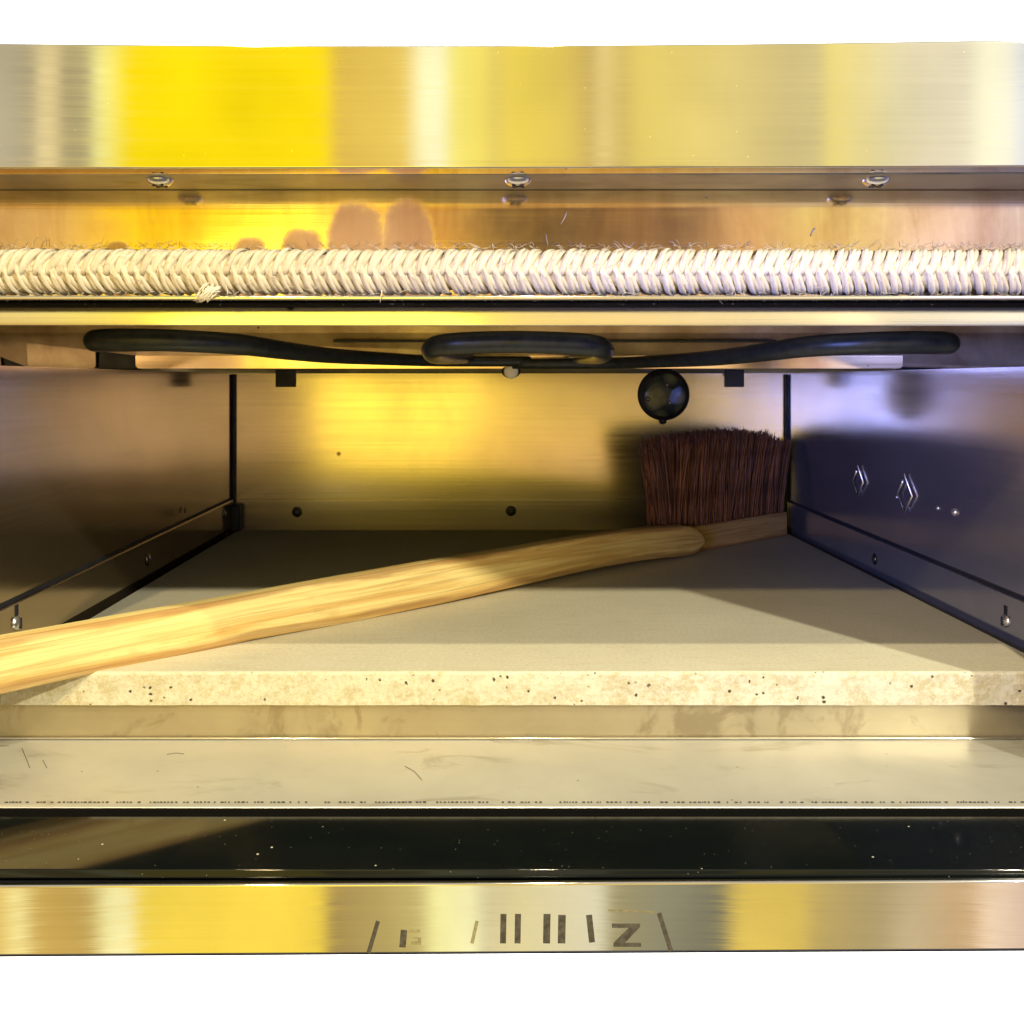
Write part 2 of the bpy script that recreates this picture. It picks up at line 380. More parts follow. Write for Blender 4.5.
def attach(o, parent):                        # mesh data is in world coordinates: cancel the parents' offsets
    o.parent = parent; o.location = Vector(o.location)-world_of(parent)
def thing(name, loc, label, cat):
    o = bpy.data.objects.new(name, None); COL.objects.link(o); o.location = loc; o.empty_display_size = .05
    o['label'] = label; o['category'] = cat
    return o
def dome(mb, c, axis, r, h, sides=20, rings=5, slot=False, mi=0):
    c = Vector(c); axis = Vector(axis).normalized()
    a = axis.orthogonal().normalized(); b = axis.cross(a)
    vs = []
    for i in range(rings+1):
        th = (math.pi/2)*i/rings
        rr = r*math.cos(th); hh = h*math.sin(th)
        for k in range(sides):
            q = 2*math.pi*k/sides
            vs.append(c+axis*hh+(a*math.cos(q)+b*math.sin(q))*max(rr, 1e-5))
    fs = [(i*sides+k, i*sides+(k+1) % sides, (i+1)*sides+(k+1) % sides, (i+1)*sides+k) for i in range(rings) for k in range(sides)]
    fs.append(tuple(rings*sides+k for k in range(sides)))
    mb.add(vs, fs, None, mi, True); return mb

# ------------------------------------------------------------------ setting
bd = MB(); prof = []
for i in range(13):                           # studio paper sweep: wall curving into a floor
    a = math.pi/2*i/12
    prof.append((3.2-.8+.8*math.cos(a), -1.5+.8-.8*math.sin(a)))
prof = [(3.2, 5.0)]+prof+[(1.3, -1.5)]
vs = [(x, y, z) for y, z in prof for x in (-5, 5)]
bd.add(vs, [(2*i, 2*i+1, 2*i+3, 2*i+2) for i in range(len(prof)-1)], smooth=True)
o = bd.build('backdrop', 'backdrop'); o['kind'] = 'structure'; o['label'] = 'plain white backdrop behind the oven'

# ------------------------------------------------------------------ the oven
oven = thing('pizza_oven', (0, .75, Z(957, .382)), 'open stainless steel stone-deck pizza oven with braided rope seal and black glass door lowered', 'oven')
XL, XR = X(-12, .52), X(787, 1.02)            # chamber walls
HW = .66                                       # half width of the casing
# hood fascia
d = .40
def edge(pts): return [(X(px, d), Z(py, d)) for px, py in pts]
mb = MB()
topl = [(x, 45.2-3.6*min(1, abs((x-470)/500))**2-(x-470)/500*1.2) for x in range(-1010, 1990, 46)]
botl = [(-1010, 168.5), (0, 168.5), (512, 168), (1024, 166.5), (1989, 166)]
mb.prism(edge(botl)+edge(topl[::-1]), d, d+.012)
hood = mb.build('hood_panel', 'fascia', oven, .0007, 2)
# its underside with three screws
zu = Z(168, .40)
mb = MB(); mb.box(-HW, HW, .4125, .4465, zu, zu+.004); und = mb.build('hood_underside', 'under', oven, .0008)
for px in (160, 518, 876):
    dd = (zu-CZ)*F/(VY-180)
    mb = MB(); dome(mb, (X(px, dd), dd, zu-.0001), (0, 0, -1), .0062, .0030, 24, 5)
    s_ = mb.build('screw', 'screw', und)
    mb = MB()
    for k in range(2):
        a = math.radians(38+90*k); w = Vector((math.cos(a), math.sin(a), 0)); q = Vector((-w.y, w.x, 0))
        cc = Vector((X(px, dd), dd, zu-.0031))
        pts = [cc+w*.0034+q*.0006, cc+w*.0034-q*.0006, cc-w*.0034-q*.0006, cc-w*.0034+q*.0006]
        mb.add([p+Vector((0, 0, .0011)) for p in pts]+[p-Vector((0, 0, .0001)) for p in pts], [(0,1,2,3),(4,7,6,5),(0,4,5,1),(1,5,6,2),(2,6,7,3),(3,7,4,0)])
    mb.build('cross_slot', 'black', s_)
# inner panel above the seal
d = dpan
mb = MB(); mb.box(-HW, HW, d, d+.003, Z(300, d), zu-.0003); mb.build('inner_panel', 'inner', oven)
# lip under the rope and strip behind it
zt, zb = Z(295.5, .436), Z(300, .436)
mb = MB(); mb.box(-HW, HW, .436, .466, zb, zt); mb.build('seal_ledge', 'lip', oven, .0007)
d = .466
mb = MB(); mb.prism([(X(-780,d), Z(325.0,d)), (X(1760,d), Z(326.5,d)), (X(1760,d), zb-.0004), (X(-780,d), zb-.0004)], d, d+.003); mb.build('opening_strip', 'lip', oven, .0005)
mb = MB(); mb.box(-HW, HW, .4392, .4655, zb-.0012, zb-.0003); mb.build('ledge_shade', 'gapdark', oven)  # near-black sheet painting the shade under the seal ledge

# ---- rope gasket
rope = MB(); Cz = Z(273, .448); cy = .4385+.0065
RV, RD = .0106, .0078
core = []
rope.sweep([(-.46+i*.92/40, cy+.001, Cz) for i in range(41)], .0088, 12)
n = int(.92/.00575)
for i in range(n):
    x0 = -.46+i*.00575
    for sgn in (1, -1):
        jx = random.gauss(0, .0004); js = random.uniform(.85, 1.18)
        K = 9
        for yy in range(3):
            pts, rad = [], []; oy = (yy-1)*.0014
            lift = random.uniform(.96, 1.06)
            for k in range(K):
                f = k/(K-1); ph = (-.22+f*2.0)           # from just across the middle round to the back
                sl = .0082*js*f
                tw = math.sin(f*5+yy*2.1)*.0005
                rr = lift+.07*math.sin(min(1, f*1.3)*math.pi)-(.05 if yy != 1 else 0)
                pts.append((x0+jx+sl+oy*(.5+.6*math.sin(f*math.pi))+tw+(.0028 if sgn < 0 else 0), cy-RD*math.cos(ph)*rr, Cz+sgn*RV*math.sin(ph)*rr+random.gauss(0, .00012)))
                rad.append((.0008+.0006*math.sin(min(1, f*1.25+.1)*math.pi)**.6)*random.uniform(.93, 1.08))
            rope.sweep(pts, rad, 6)
ro = rope.build('rope_seal', 'rope', oven)
fz = MB()
def hair(p, q, r=.00012, bend=.0015, mb_=None):
    p, q = Vector(p), Vector(q); m_ = (p+q)/2+Vector((random.gauss(0, bend), random.gauss(0, bend*.5), random.gauss(0, bend)))
    pts = [p.lerp(m_, t_).lerp(m_.lerp(q, t_), t_) for t_ in (0, .33, .66, 1)]
    (mb_ or fz).sweep(pts, [r, r, r*.8, r*.4], 3)
for i in range(1500):
    x = random.uniform(-.34, .34); ph = random.choice((random.uniform(.8, 1.5), random.uniform(-1.5, 1.5), random.uniform(-1.5, -.9)))
    nrm = Vector((0, -math.cos(ph), math.sin(ph)))
    p = Vector((x, cy-(RD+.0022)*math.cos(ph), Cz+(RV+.002)*math.sin(ph)))
    q = p+nrm*random.uniform(.0006, .0034)+Vector((random.gauss(0, .003), 0, random.gauss(0, .0008)))
    hair(p, q, .00011)
fz.build('loose_fibre', 'fibre', ro)
# torn tuft hanging over the ledge, and two stray threads
tf = MB()
base = P(213, 288, .434)
for i in range(46):
    b0 = base+Vector((random.gauss(0, .002), random.gauss(0, .0006), random.gauss(0, .001)))
    e0 = P(random.gauss(203, 5), random.uniform(294, 303), .4335)
    hair(b0, e0, .00030, .0012, tf)
tf.build('torn_tuft', 'fibre', ro)
st = MB(); hair(P(382, 290, .434), P(380, 303, .4345), .00035, .0003, st); st.build('stray_thread', 'fibre', ro)
st = MB(); hair(P(226, 285, .434), P(228, 297, .434), .0003, .0005, st); st.build('stray_thread', 'fibre', ro)
# lint on the inner panel
st = MB(); d = dpan-.0006
for a, b_ in (((567, 212), (561, 224)), ((546, 234), (548, 246)), ((815, 228), (811, 236)), ((706, 196), (708, 197))):
    st = MB(); hair(P(*a, d), P(*b_, d), .00035, .0004, st); st.build('lint', 'fibre', oven)

# ---- chamber
zt = CZ+.0096                                 # upper edge of the chamber walls
zf = 1.0-.0189                                # under the stone
YB = 1.02
mb = MB(); mb.box(XL-.002, XR+.002, YB, YB+.003, zf, zt); bw = mb.build('back_wall', 'chamber', oven)
mb = MB(); mb.box(XL+.006, XR-.006, YB-.0022, YB-.0002, zf, Z(499, YB)); mb.build('skirting_plate', 'chamber', bw, .0006)
for px, w in ((286, 20), (734, 19)):
    mb = MB(); mb.box(X(px-w/2, YB), X(px+w/2, YB), YB-.003, YB-.0003, Z(387, YB), zt+.004); mb.build('hanging_tab', 'hole', bw, .0008)
for px, py in ((297, 512), (398, 507), (511, 511)):
    if px == 398:
        continue
    mb = MB(); c0 = P(px, py, YB-.0022); dome(mb, c0, (0, -1, 0), .0058, .0014, 20, 4); w_ = mb.build('bolt', 'black', bw)
    mb = MB(); dome(mb, c0+Vector((0, -.0012, 0)), (0, -1, 0), .0030, .0032, 6, 2); mb.build('bolt_head', 'bolt', w_)
# round interior light
mb = MB(); c0 = P(663.5, 394.5, YB); dome(mb, c0-Vector((0, .0002, 0)), (0, -1, 0), .0292, .006, 48, 4)
lg = mb.build('chamber_light', 'black', oven)
mb = MB(); dome(mb, c0-Vector((0, .0040, 0)), (0, -1, 0), .0245, .0050, 40, 8); mb.build('lens', 'lens', lg)
mb = MB(); dome(mb, P(663, 421, YB-.003), (0, -.4, -1), .004, .004, 16, 4); mb.build('catch', 'black', lg)
for q in ((648, 399), (667, 385), (670, 403)):
    mb = MB(); dome(mb, P(*q, YB-.0085), (0, -1, 0), .0022, .0016, 12, 4); mb.build('light_screw', 'bolt', lg)
mb = MB(); dome(mb, P(511, 371, .80), (0, -.6, -1), .0085, .0055, 24, 6)
dm = mb.build('locating_stud', 'black', oven)
mb = MB(); dome(mb, P(511, 371.6, .7935), (0, -1, -.25), .0064, .0030, 20, 5); mb.build('stud_glint', 'glint', dm)  # white dome stands in for the highlight on the stud

def side(name, x, sgn, cr0, cr1, bolts):
    mb = MB(); a, b_ = (x-.003, x) if sgn > 0 else (x, x+.003)
    mb.box(a, b_, .525, YB-.0005, zf, zt)
    wm = 'sidewall' if sgn > 0 else 'sidewall_blue_cast'; w = mb.build(name, wm, oven)
    # lower strip, standing 2 mm proud; its top edge is the long crease
    xi = x+sgn*.0022
    a, b_ = sorted((x+sgn*.0002, xi))
    (d0, y0), (d1, y1) = cr0, cr1
    z0, z1 = Z(y0, d0), Z(y1, d1)
    zs = z1+(z0-z1)*((.53-d1)/(d0-d1)); ze = z1+(z0-z1)*((YB-.003-d1)/(d0-d1))
    mb = MB(); v_ = [(q, yy, zz) for q in (a, b_) for yy, zz in ((.528, 1.0045), (YB-.003, 1.0045), (YB-.003, ze), (.528, zs))]
    mb.add(v_, [(0,1,2,3),(7,6,5,4),(0,4,5,1),(1,5,6,2),(2,6,7,3),(3,7,4,0)])
    sk = mb.build('skirting_strip', wm, w, .0007)
    mb = MB(); v_ = [(q, yy, zz) for q in (a, x+sgn*.0008) for yy, zz in ((.528, zs+.0004), (YB-.003, ze+.0004), (YB-.003, ze+.0024), (.528, zs+.0028))]
    if sgn < 0: v_ = [(q, yy, zz) for q in (x-.0008, b_) for yy, zz in ((.528, zs+.0004), (YB-.003, ze+.0004), (YB-.003, ze+.0024), (.528, zs+.0028))]
    mb.add(v_, [(0,1,2,3),(7,6,5,4),(0,4,5,1),(1,5,6,2),(2,6,7,3),(3,7,4,0)]); mb.build('crease', 'seam', w)
    for px, py, r, key in bolts:
        dd = x*F/(px-VX); c0 = Vector((xi, dd, Z(py, dd)))
        mb = MB(); dome(mb, c0, (sgn, 0, 0), r, r*.55, 20, 5)
        bo = mb.build('bolt', 'screw' if key else 'bolt', w)
        mb = MB()
        if key:                                 # keyhole slot above the screw
            mb.box(min(xi, xi+sgn*.0004), max(xi, xi+sgn*.0004), dd-.0018, dd+.0018, c0.z+r*.8, c0.z+r*2.4)
            mb.build('keyhole', 'seam', w, .0003)
            mb = MB(); c1 = c0+Vector((sgn*r*.55, 0, 0)); mb.box(c1.x-.0006, c1.x+.0006, c1.y-.0006, c1.y+.0006, c1.z-r*.7, c1.z+r*.7); mb.build('slot', 'black', bo)
        else:
            dome(mb, c0, (sgn, 0, 0), r*1.5, .0006, 20, 2); mb.build('washer', 'black', bo)
    return w
dl = lambda px: XL*F/(px-VX)
dr = lambda px: XR*F/(px-VX)
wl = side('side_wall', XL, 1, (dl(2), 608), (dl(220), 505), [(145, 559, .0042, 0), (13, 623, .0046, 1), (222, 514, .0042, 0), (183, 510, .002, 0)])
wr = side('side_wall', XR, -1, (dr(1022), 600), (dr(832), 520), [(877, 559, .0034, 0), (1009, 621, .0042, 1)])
wl['label'] = 'left inner wall'; wr['label'] = 'right inner wall with wire clips'
# wire clips on the right wall
for px, py, sc in ((860, 481, 1.0), (907, 494, 1.12)):
    dd = dr(px); c0 = Vector((XR-.003, dd, Z(py, dd)))
    hh = .0125*sc; ww = .0115*sc
    pts = [(0, .2*hh, 1.15), (0, 0, 1), (0, -1, 0), (0, 0, -1), (0, 1, 0), (0, .15, .85)]
    path = [c0+Vector((.001, 0, hh*1.15)), c0+Vector((.0012, 0, hh)), c0+Vector((.0010, -ww, 0)), c0+Vector((.0012, 0, -hh)), c0+Vector((.0010, ww, -.1*hh)), c0+Vector((.0012, .25*ww, .72*hh))]
    mb = MB(); mb.sweep(path, .00085, 8); mb.build('wire_clip', 'screw', wr)
for px, py, r in ((955, 512, .0030), (938, 508, .0018), (903, 481, .0018), (897, 497, .0014)):
    dd = dr(px); mb = MB(); dome(mb, (XR-.0002, dd, Z(py, dd)), (-1, 0, 0), r, r*.8, 16, 4); mb.build('rivet', 'screw', wr)
# joints in the two back corners
for px, xx in ((235.5, XL), (787, XR)):
    mb = MB(); c0 = X(px, YB-.006); s1 = 1 if xx < 0 else -1
    a, b_ = sorted((xx+s1*.0003, xx+s1*.0030)); mb.box(a, b_, YB-.0058, YB-.0024, zf, zt-.001); cj = mb.build('corner_joint', 'seam', oven, .001)
mb = MB(); mb.box(XL+.0004, XL+.012, YB-.018, YB-.006, 1.0, Z(503, YB)); mb.build('corner_foot', 'seam', oven, .003)

# upper cavity with the reflector, notched
d = .80
yb0 = Z(368.5, d); yt0 = Z(318, d)
def rr(x0, x1, corner=(1, 1), r=.0035):      # bottom edge of one tongue with rounded corners, left to right
    out = []
    for k in range(6):
        a = math.pi+math.pi/2*k/5
        out.append((x0+r+r*math.cos(a), yb0+r+r*math.sin(a)))
    for k in range(6):
        a = 1.5*math.pi+math.pi/2*k/5
        out.append((x1-r+r*math.cos(a), yb0+r+r*math.sin(a)))
    return out
zn = Z(333, d); poly = [(-HW+.02, yt0), (-HW+.02, zn)]
for a, b_ in ((-60, 1), (28, 96), (137, 901), (942, 1008), (1044, 1200)):
    if a == 137: poly += [(X(a, d), zn), (X(a, d), Z(355.5, d)), (X(b_, d), Z(355.5, d)), (X(b_, d), zn)]
    else: poly += [(X(a, d), zn)]+rr(X(a, d), X(b_, d))+[(X(b_, d), zn)]
poly += [(HW-.02, zn), (HW-.02, yt0)]
# triangulated n-gon via bmesh
bm = bmesh.new(); vv = [bm.verts.new((x, d, z)) for x, z in poly]; f = bm.faces.new(vv)
bmesh.ops.triangulate(bm, faces=[f]); ret = bmesh.ops.extrude_face_region(bm, geom=bm.faces[:])
bmesh.ops.translate(bm, vec=(0, .0015, 0), verts=[q for q in ret['geom'] if isinstance(q, bmesh.types.BMVert)])
for q in bm.verts: q.co.y -= .004*(q.co.z-yb0)/(yt0-yb0)
bmesh.ops.recalc_face_normals(bm, faces=bm.faces)
me = bpy.data.meshes.new('reflector_plate'); bm.to_mesh(me); bm.free(); me.materials.append(M_['plate'])
rp = bpy.data.objects.new('reflector_plate', me); COL.objects.link(rp); attach(rp, oven)
mb = MB(); mb.box(X(334, .795), X(775, .795), .790, .7985, Z(342.5, .795), Z(340, .795)); mb.build('support_rod', 'tube', rp, .0008)
tongue = [(X(137, d), Z(355.7, d))]+rr(X(137, d), X(901, d))+[(X(901, d), Z(355.7, d))]
n_t = len(tongue); yy_ = lambda z: .7965+(Z(355.7, d)-z)*.062
mb = MB(); mb.add([(x, yy_(z), z) for x, z in tongue]+[(x, yy_(z)+.0012, z) for x, z in tongue], [tuple(range(n_t)), tuple(range(2*n_t-1, n_t-1, -1))]+[((i+1) % n_t, i, n_t+i, n_t+(i+1) % n_t) for i in range(n_t)])
mb.build('added_lip_fold', 'added_lip', rp)  # fold added and tilted to brighten the plate's lower strip
# brackets standing in the notches
for a, b_ in ((1, 28), (96, 137), (901, 942), (1008, 1044)):
    mb = MB(); mb.box(X(a, .803), X(b_, .803), .8030, .815, Z(369.5, .803), yt0); mb.build('element_bracket', 'hole', oven, .001)
# cavity ceiling, back
mb = MB(); mb.box(-HW+.01, HW-.01, .47, 1.06, CZ+.062, CZ+.065); mb.build('cavity_ceiling', 'chamber', oven)
mb = MB(); mb.box(-HW+.01, XL-.004, .53, 1.06, zt-.003, zt); mb.build('cavity_shelf', 'plate', oven); mb = MB(); mb.box(XR+.004, HW-.01, .53, 1.06, zt-.003, zt); mb.build('cavity_shelf', 'plate', oven)

# heating element
def smoothpath(p, n=5):
    p = [Vector(q) for q in p]; out = []
    for i in range(len(p)-1):
        a, b_, c_, e_ = p[max(i-1, 0)], p[i], p[i+1], p[min(i+2, len(p)-1)]
        for k in range(n):
            t_ = k/n
            out.append(.5*((2*b_)+(-a+c_)*t_+(2*a-5*b_+4*c_-e_)*t_**2+(-a+3*b_-3*c_+e_)*t_**3))
    out.append(p[-1]); return out
LQ = [(225, 346, .785), (168, 344.5, .70), (118, 342.5, .61), (97, 341.5, .572), (99, 340, .556), (130, 339.5, .548), (185, 341, .552), (240, 344.5, .572), (285, 350.5, .610), (330, 355.5, .66), (380, 358.5, .71), (440, 361, .76), (530, 361.5, .785)]
def radii(pts): return [max(.0042, .0067-.0105*max(0, q.y-.56)) for q in pts]
he = None
for mirror in (False, True):
    q = [P((1043-a if mirror else a), b_+(2.5 if mirror else 0), c_) for a, b_, c_ in LQ]
    q = smoothpath(q); mb = MB(); mb.sweep(q, radii(q), 16)
    he = mb.build('heating_element', 'tube', oven)
MQ = [(470, 358, .775), (447, 357, .68), (434, 354, .60), (433, 348, .563), (448, 344.5, .549), (480, 342.5, .545), (520, 342, .544), (560, 343, .545), (590, 345, .549), (602, 348.5, .563), (602, 354, .60), (592, 357, .68), (574, 358, .775)]
q = smoothpath([P(*a) for a in MQ]); mb = MB(); mb.sweep(q, radii(q), 16); mb.build('heating_element', 'tube', oven)

# under the stone: riser, sill
h_s = Z(738.5, .523)
mb = MB(); mb.box(-HW, HW, .523, .526, h_s-.002, Z(704.2, .523)); mb.box(-HW, HW, .5262, YB, zf-.006, zf-.0005); mb.build('deck_riser', 'riser', oven)
mb = MB()                                      # folded sill: small fillet at the riser, rounded nose in front
pr = [(.5228, h_s+.0012), (.5222, h_s+.0004), (.5212, h_s), (.4425, h_s-.0002), (.4406, h_s-.0006), (.4400, h_s-.0012), (.4400, h_s-.0021), (.4430, h_s-.0021), (.4430, h_s-.0014), (.5228, h_s-.0014)]
for i in range(2): pass
nn = len(pr); vs = [(x, y, z) for x in (-HW, HW) for y, z in pr]
mb.add(vs, [tuple(range(nn)), tuple(range(2*nn-1, nn-1, -1))]+[(i, (i+1) % nn, nn+(i+1) % nn, nn+i) for i in range(nn)])
sill = mb.build('sill', 'sill', oven, .0004)
mb = MB(); mb.box(-HW, HW, .5206, .5224, h_s+.0004, h_s+.0013); mb.build('fillet_edge', 'lip', sill, .0004)
mb = MB(); x = -HW
while x < HW:                                  # crumbs lodged along the seam at the front of the sill
    w = random.uniform(.0005, .0016)
    if random.random() < .70: mb.box(x, x+w, .4436, .4439+random.uniform(0, .0002), h_s-.0001, h_s+.00025)
    x += w+random.uniform(.0005, .0011)
sm = mb.build('dirty_seam', 'gapdark', sill); sm['kind'] = 'stuff'
mb = MB()
for pl in ([(167,754.5),(176,753),(184,754)], [(22,748),(30,768)], [(43,760),(47,768)], [(405,766),(415,772),(422,780)], [(0,746),(9,746)], [(255,711),(258,722),(257,735)], [(318,714),(322,722)], [(320,712),(321,728)], [(664,706),(665,712)], [(735,712),(740,722)]):
    pass
for pl in ([(167,754.5),(176,753),(184,754)], [(22,748),(30,768)], [(43,760),(47,768)], [(405,766),(415,772),(422,780)], [(0,746),(9,746)]):
    pts = []
    for px, py in pl:
        dd = (CZ-h_s)*F/(py-VY); pts.append((X(px, dd), dd, h_s+.0001))
    mb = MB(); mb.sweep(pts, .00013, 4); mb.build('scratch', 'mark', sill)

# ---- door, lowered
door = bpy.data.objects.new('door', None); COL.objects.link(door); door.location = (0, .42, CZ-.24); attach(door, oven)
hg = CZ-.2056
mb = MB(); hf, hn = CZ-.2063, CZ-.2054
vg = [(x, y, z) for x in (-.47, .47) for y, z in ((.3835, hn-.004), (.4425, hf-.004), (.4425, hf), (.3835, hn))]
mb.add(vg, [(0,1,2,3),(7,6,5,4),(0,4,5,1),(1,5,6,2),(2,6,7,3),(3,7,4,0)]); mb.build('door_glass', 'glass', door, .0006)
mb = MB(); mb.box(-.47, .47, .4318, .4436, hf-.003, hf+.0003); mb.build('reflection_mask', 'gapdark', door)  # black strip added to hide the stone's reflection in the glass
mb = MB(); mb.box(-.48, .48, .3960, .4420, hg-.030, hg-.0055); mb.build('door_panel', 'casing', door)
d = .380
tl = [(-600, 888), (0, 885.5), (512, 883), (1024, 880), (1600, 877)]; bl = [(-600, 961), (0, 956.5), (512, 953.5), (1024, 950.5), (1600, 947)]
poly = [(X(a, d), Z(b_, d)) for a, b_ in bl]+[(X(a, d), Z(b_, d)) for a, b_ in tl[::-1]]
# keep the rail's top clear of the glass
mb = MB(); mb.prism(poly, d, d+.0030); rail = mb.build('door_rail', 'rail', door, .0011, 4)
mb = MB(); mb.box(-.48, .48, .3832, .3955, hg-.028, hg-.0058); mb.build('rail_back', 'black', rail)
mb = MB(); mb.prism([(X(-600,d), Z(961.2,d)), (X(0,d), Z(957.2,d)), (X(1024,d), Z(951.4,d)), (X(1600,d), Z(948,d)), (X(1600,d), Z(947.4,d)), (X(1024,d), Z(950.9,d)), (X(0,d), Z(956.7,d)), (X(-600,d), Z(960.8,d))], d+.0004, d+.0028); mb.build('bottom_hem', 'black', rail)
# emblem on the rail
d = .3800
def stroke(mb, a, b_, w, w2=None):
    a, b_ = Vector(a), Vector(b_); w2 = w2 or w
    n_ = Vector((b_.y-a.y, a.x-b_.x)).normalized()
    q = [a+n_*w/2, b_+n_*w2/2, b_-n_*w2/2, a-n_*w/2]
    mb.prism([(X(p.x, d), Z(p.y, d)) for p in q], d-.00022, d+.0003)
em = None
def mark(name, strokes, m='mark'):
    global em
    mb = MB()
    for q in strokes: stroke(mb, *q)
    o = mb.build(name, m, rail); return o
mark('frame_stroke', [((378, 921), (368.5, 953), 4.2)]); mark('frame_stroke', [((659, 913), (671, 951), 4.6)])
mark('letter', [((404, 930), (402.5, 947), 6.5)])
for q in [((503.5, 914), (503, 943), 6), ((518, 914), (517.5, 943), 6), ((547, 914), (546.5, 943), 7), ((562, 915), (561.5, 943), 7.5), ((589, 915), (592, 942), 6)]:
    mark('letter', [q])
mb = MB()
zp = [(612, 923.6), (640, 923.6), (640, 926.5), (624.5, 942.8), (641, 942.8), (641, 946.4), (613.5, 946.4), (613.5, 943), (629.5, 927.4), (612, 927.4)]
mb.prism([(X(a, d), Z(b_, d)) for a, b_ in zp[::-1]], d-.00022, d+.0003); mb.build('letter', 'mark', rail)
mark('frame_stroke', [((608, 910), (655, 912), 1.4)], 'mark_faint'); mark('worn_letter', [((411, 943), (421, 943), 3), ((419.2, 937.5), (419.2, 941.2), 3.4), ((408, 931), (420, 931), 2.4), ((414, 938), (417.2, 938), 2)], 'mark_faint')
mark('worn_letter', [((477, 921), (472, 943), 3.4)], 'mark_faint')
# ---- casing behind
mb = MB()
zb_, zt_ = CZ-.238, CZ+.146
mb.box(-HW, HW, .443, 1.12, zb_, zb_+.003)
mb.box(-HW, HW, .413, 1.12, zt_-.003, zt_)
mb.box(-HW, -HW+.003, .447, 1.12, zb_+.0032, zt_-.0032); mb.box(HW-.003, HW, .447, 1.12, zb_+.0032, zt_-.0032)
mb.box(-HW+.0032, HW-.0032, 1.116, 1.119, zb_+.0032, zt_-.0032)
mb.build('casing', 'casing', oven)
mb = MB()
mb.box(-HW, -.63, .4470, .4495, zb_+.004, zb-.001); mb.build('jamb_or_shadow_bar', 'casing', oven); mb = MB(); mb.box(.309, .40, .4670, .4700, zb_+.004, Z(326, .466)); mb.build('jamb_or_shadow_bar', 'casing', oven)  # right one: unseen narrow bar, shaped to cast the shadow on the stone
mb = MB(); mb.box(-HW+.004, HW-.004, .4435, .4465, zb_+.0035, h_s-.0065); mb.build('lower_front_panel', 'casing', oven)

# ------------------------------------------------------------------ baking stone
xs0 = X(103, .1657*F/(611-VY)); xs1 = XR-.0075
bm = bmesh.new()
nx, ny = 150, 60; grid = {}
def addv(x, y, z): return bm.verts.new((x, y, z))
prof = [(.520, zf), (.520, zf+.006), (.520, zf+.012), (.5202, 1-.0016), (.5209, 1-.0004), (.522, 1.0), (.60, 1.0), (.80, 1.0), (YB-.003, 1.0), (YB-.003, zf)]
cols = []
for i in range(nx+1):
    x = xs0+(xs1-xs0)*i/nx; cl_ = []
    for j, (y, z) in enumerate(prof):
        k = .00045*noise.noise(Vector((x*90, j*3.1, 0)))+.0004*noise.noise(Vector((x*17, j, 5)))
        cl_.append(addv(x, y+(k*1.4 if j < 6 else 0), z+(k if 3 <= j <= 4 else 0)))
    cols.append(cl_)
np_ = len(prof)
for i in range(nx):
    for j in range(np_):
        f = bm.faces.new((cols[i][j], cols[i+1][j], cols[i+1][(j+1) % np_], cols[i][(j+1) % np_]))
        f.material_index = 1 if j <= 3 else 0; f.smooth = j in (3, 4)
bm.faces.new(cols[0]); bm.faces.new(cols[-1][::-1])
bmesh.ops.recalc_face_normals(bm, faces=bm.faces)
me = bpy.data.meshes.new('baking_stone'); bm.to_mesh(me); bm.free(); me.materials.append(M_['stone_top']); me.materials.append(M_['stone_face'])
bs = bpy.data.objects.new('baking_stone', me); COL.objects.link(bs)
bs['label'] = 'thick beige baking stone slab with pitted front edge on the oven floor'; bs['category'] = 'baking stone'

# ------------------------------------------------------------------ oven brush
brush = thing('oven_brush', P(705, 555, .8716), 'long-handled wooden oven brush with dark brown bristles lying across the stone', 'brush')
dep = lambda px: 1/(2.04-px/705*.891)
def interp(tab, x):
    if x <= tab[0][0]: a, b_ = tab[0], tab[1]
    elif x >= tab[-1][0]: a, b_ = tab[-2], tab[-1]
    else:
        for a, b_ in zip(tab, tab[1:]):
            if a[0] <= x <= b_[0]: break
    return a[1]+(b_[1]-a[1])*(x-a[0])/(b_[0]-a[0])
TOP = [(-650, 765), (0, 640), (60, 629.5), (137, 615.5), (220, 601), (320, 582.5), (452, 559), (512, 549.5), (560, 541), (600, 534.5), (650, 528.5), (685, 526)]
BOT = [(-650, 855), (0, 695.5), (76, 678.5), (137, 666), (193, 654.5), (254, 640), (353, 622.5), (452, 602), (512, 588), (560, 577), (600, 568), (650, 559.5), (690, 555.5)]
nrm = Vector((-.63, .777, 0))
T = .0128
xs = [-650+i*22 for i in range(60)]; xs = [x for x in xs if x < 683]+[685]
secs = []
for x in xs:
    secs.append((x, interp(TOP, x), interp(BOT, x)))
cx, cyy = 686, 540.8; Rr = 14.9
for k in range(1, 9):                        # rounded far end
    a = math.pi/2*k/8.6
    secs.append((cx+Rr*1.3*math.sin(a), cyy-Rr*math.cos(a), cyy+Rr*math.cos(a)))
vs, fs, uv = [], [], []
L_ = 0; prev = None; ul = []
for x, a, b_ in secs:
    dd = dep(x); pt = P(x, a, dd); pb = P(x, b_, dd); c0 = (pt+pb)/2; hh = (pt-pb).length/2
    if prev is not None: L_ += (c0-prev).length
    prev = c0; ul.append(L_)
    r = min(.0017, hh*.6)
    ring = []
    for sy, sz, a0 in ((0, 1, 90), (0, -1, 180), (1, -1, 270), (1, 1, 0)):
        pass
    def corner(off, z, a0):
        for k in range(4):
            th = math.radians(a0+90*k/3)
            ring.append(c0+nrm*(off+r*math.cos(th))+Vector((0, 0, z+r*math.sin(th))))
    corner(r, hh-r, 90); 
    # order: front-top(90..180), front-bottom(180..270), back-bottom(270..360), back-top(0..90)
    corner(r, -hh+r, 180); corner(T-r, -hh+r, 270); corner(T-r, hh-r, 0)
    vs += ring
m_ = 16; per = [0]
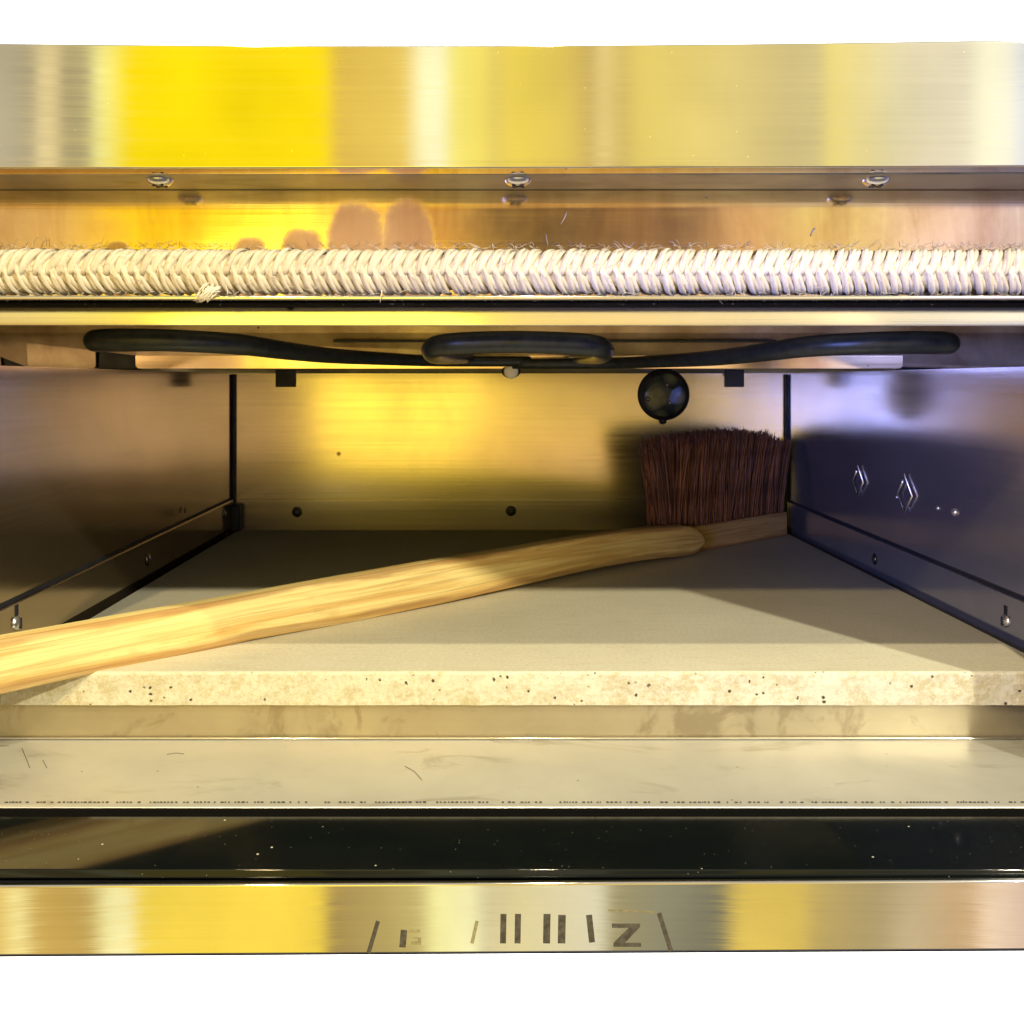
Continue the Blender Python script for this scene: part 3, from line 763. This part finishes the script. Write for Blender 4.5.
for k in range(1, m_+1): per.append(per[-1]+(vs[k % m_]-vs[k-1]).length)
for i in range(len(secs)-1):
    for k in range(m_):
        k2 = (k+1) % m_
        fs.append((i*m_+k, i*m_+k2, (i+1)*m_+k2, (i+1)*m_+k))
        uv.append([(ul[i], per[k]), (ul[i], per[k+1]), (ul[i+1], per[k+1]), (ul[i+1], per[k])])
fs.append(tuple(range(m_-1, -1, -1))); uv.append([(0, .01*k) for k in range(m_)])
fs.append(tuple((len(secs)-1)*m_+k for k in range(m_))); uv.append([(.9, .002*k) for k in range(m_)])
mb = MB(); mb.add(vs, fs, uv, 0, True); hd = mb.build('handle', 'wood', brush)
# head block
dirv = Vector((.777, .63, 0))
A = Vector((.2066, .887, 0)); A = A-dirv*.044           # left end of the block, front face
Lb, Tb, Hb = .216, .034, .0255
Lb = (XR-.012-A.x)/dirv.x
mb = MB(); NB = 16
vs, fs, uv = [], [], []
for i in range(NB+1):
    s_ = Lb*i/NB; c0 = A+dirv*s_
    tb = Tb
    mx = (XR-.004-c0.x)
    for off, z in ((0, 1.0003), (0, 1.0003+Hb), (1, 1.0003+Hb), (1, 1.0003)):
        vs.append(c0+nrm*(off*tb)+Vector((0, 0, z)))
for i in range(NB):
    for k in range(4):
        k2 = (k+1) % 4; fs.append((4*i+k, 4*i+k2, 4*i+4+k2, 4*i+4+k))
        s0, s1 = Lb*i/NB, Lb*(i+1)/NB; w0, w1 = .03*k, .03*(k+1); uv.append([(s0, w0), (s0, w1), (s1, w1), (s1, w0)])
fs.append((3, 2, 1, 0)); uv.append([(0, 0)]*4); fs.append(tuple(4*NB+k for k in range(4))); uv.append([(0, 0)]*4)
mb.add(vs, fs, uv); mb.build('head_block', 'wood_dark', brush, .0018)
# bristles in tufts
br = MB(); nt_ = 0
rows = 5; tufts = 21
for r_ in range(rows):
    for k in range(tufts):
        s0 = .008+(Lb-.016)*k/(tufts-1)+(.003 if r_ % 2 else 0); off = .005+(Tb-.010)*r_/(rows-1)
        c0 = A+dirv*s0+nrm*off+Vector((0, 0, 1.0003+Hb-.002))
        edge_ = (s0/Lb-.5)*2
        lean0 = -.012 if k == 0 else 0
        tuftlean = Vector((random.gauss(0, .004), random.gauss(0, .003), 0))
        for j in range(26):
            p0 = c0+Vector((random.gauss(0, .0017), random.gauss(0, .0015), 0))
            h_ = .082+.008*(1-edge_**2)+random.gauss(0, .0022)-(.006 if edge_ < -.85 else 0)-(.005 if edge_ > .6 else 0)
            fl = dirv*(max(-1, edge_)*.010*(1 if edge_ < 0 else .3))+nrm*((r_-2)*.003)+tuftlean+Vector((random.gauss(0, .0042), random.gauss(0, .0035), 0))
            q = p0+fl+Vector((0, 0, h_))
            if q.x > XR-.008: q.x = XR-.008-random.uniform(0, .006)
            if q.y > YB-.004: q.y = YB-.004
            m1 = p0.lerp(q, .5)-fl*.18+Vector((random.gauss(0, .0012), random.gauss(0, .001), 0))
            m1.x = min(m1.x, XR-.008)
            pts = [p0.lerp(m1, t_).lerp(m1.lerp(q, t_), t_) for t_ in (0, .3, .6, .85, 1)]
            br.sweep(pts, [.00055, .0006, .00055, .0005, .0003], 3, caps=False)
br.build('bristles', 'bristle', brush)
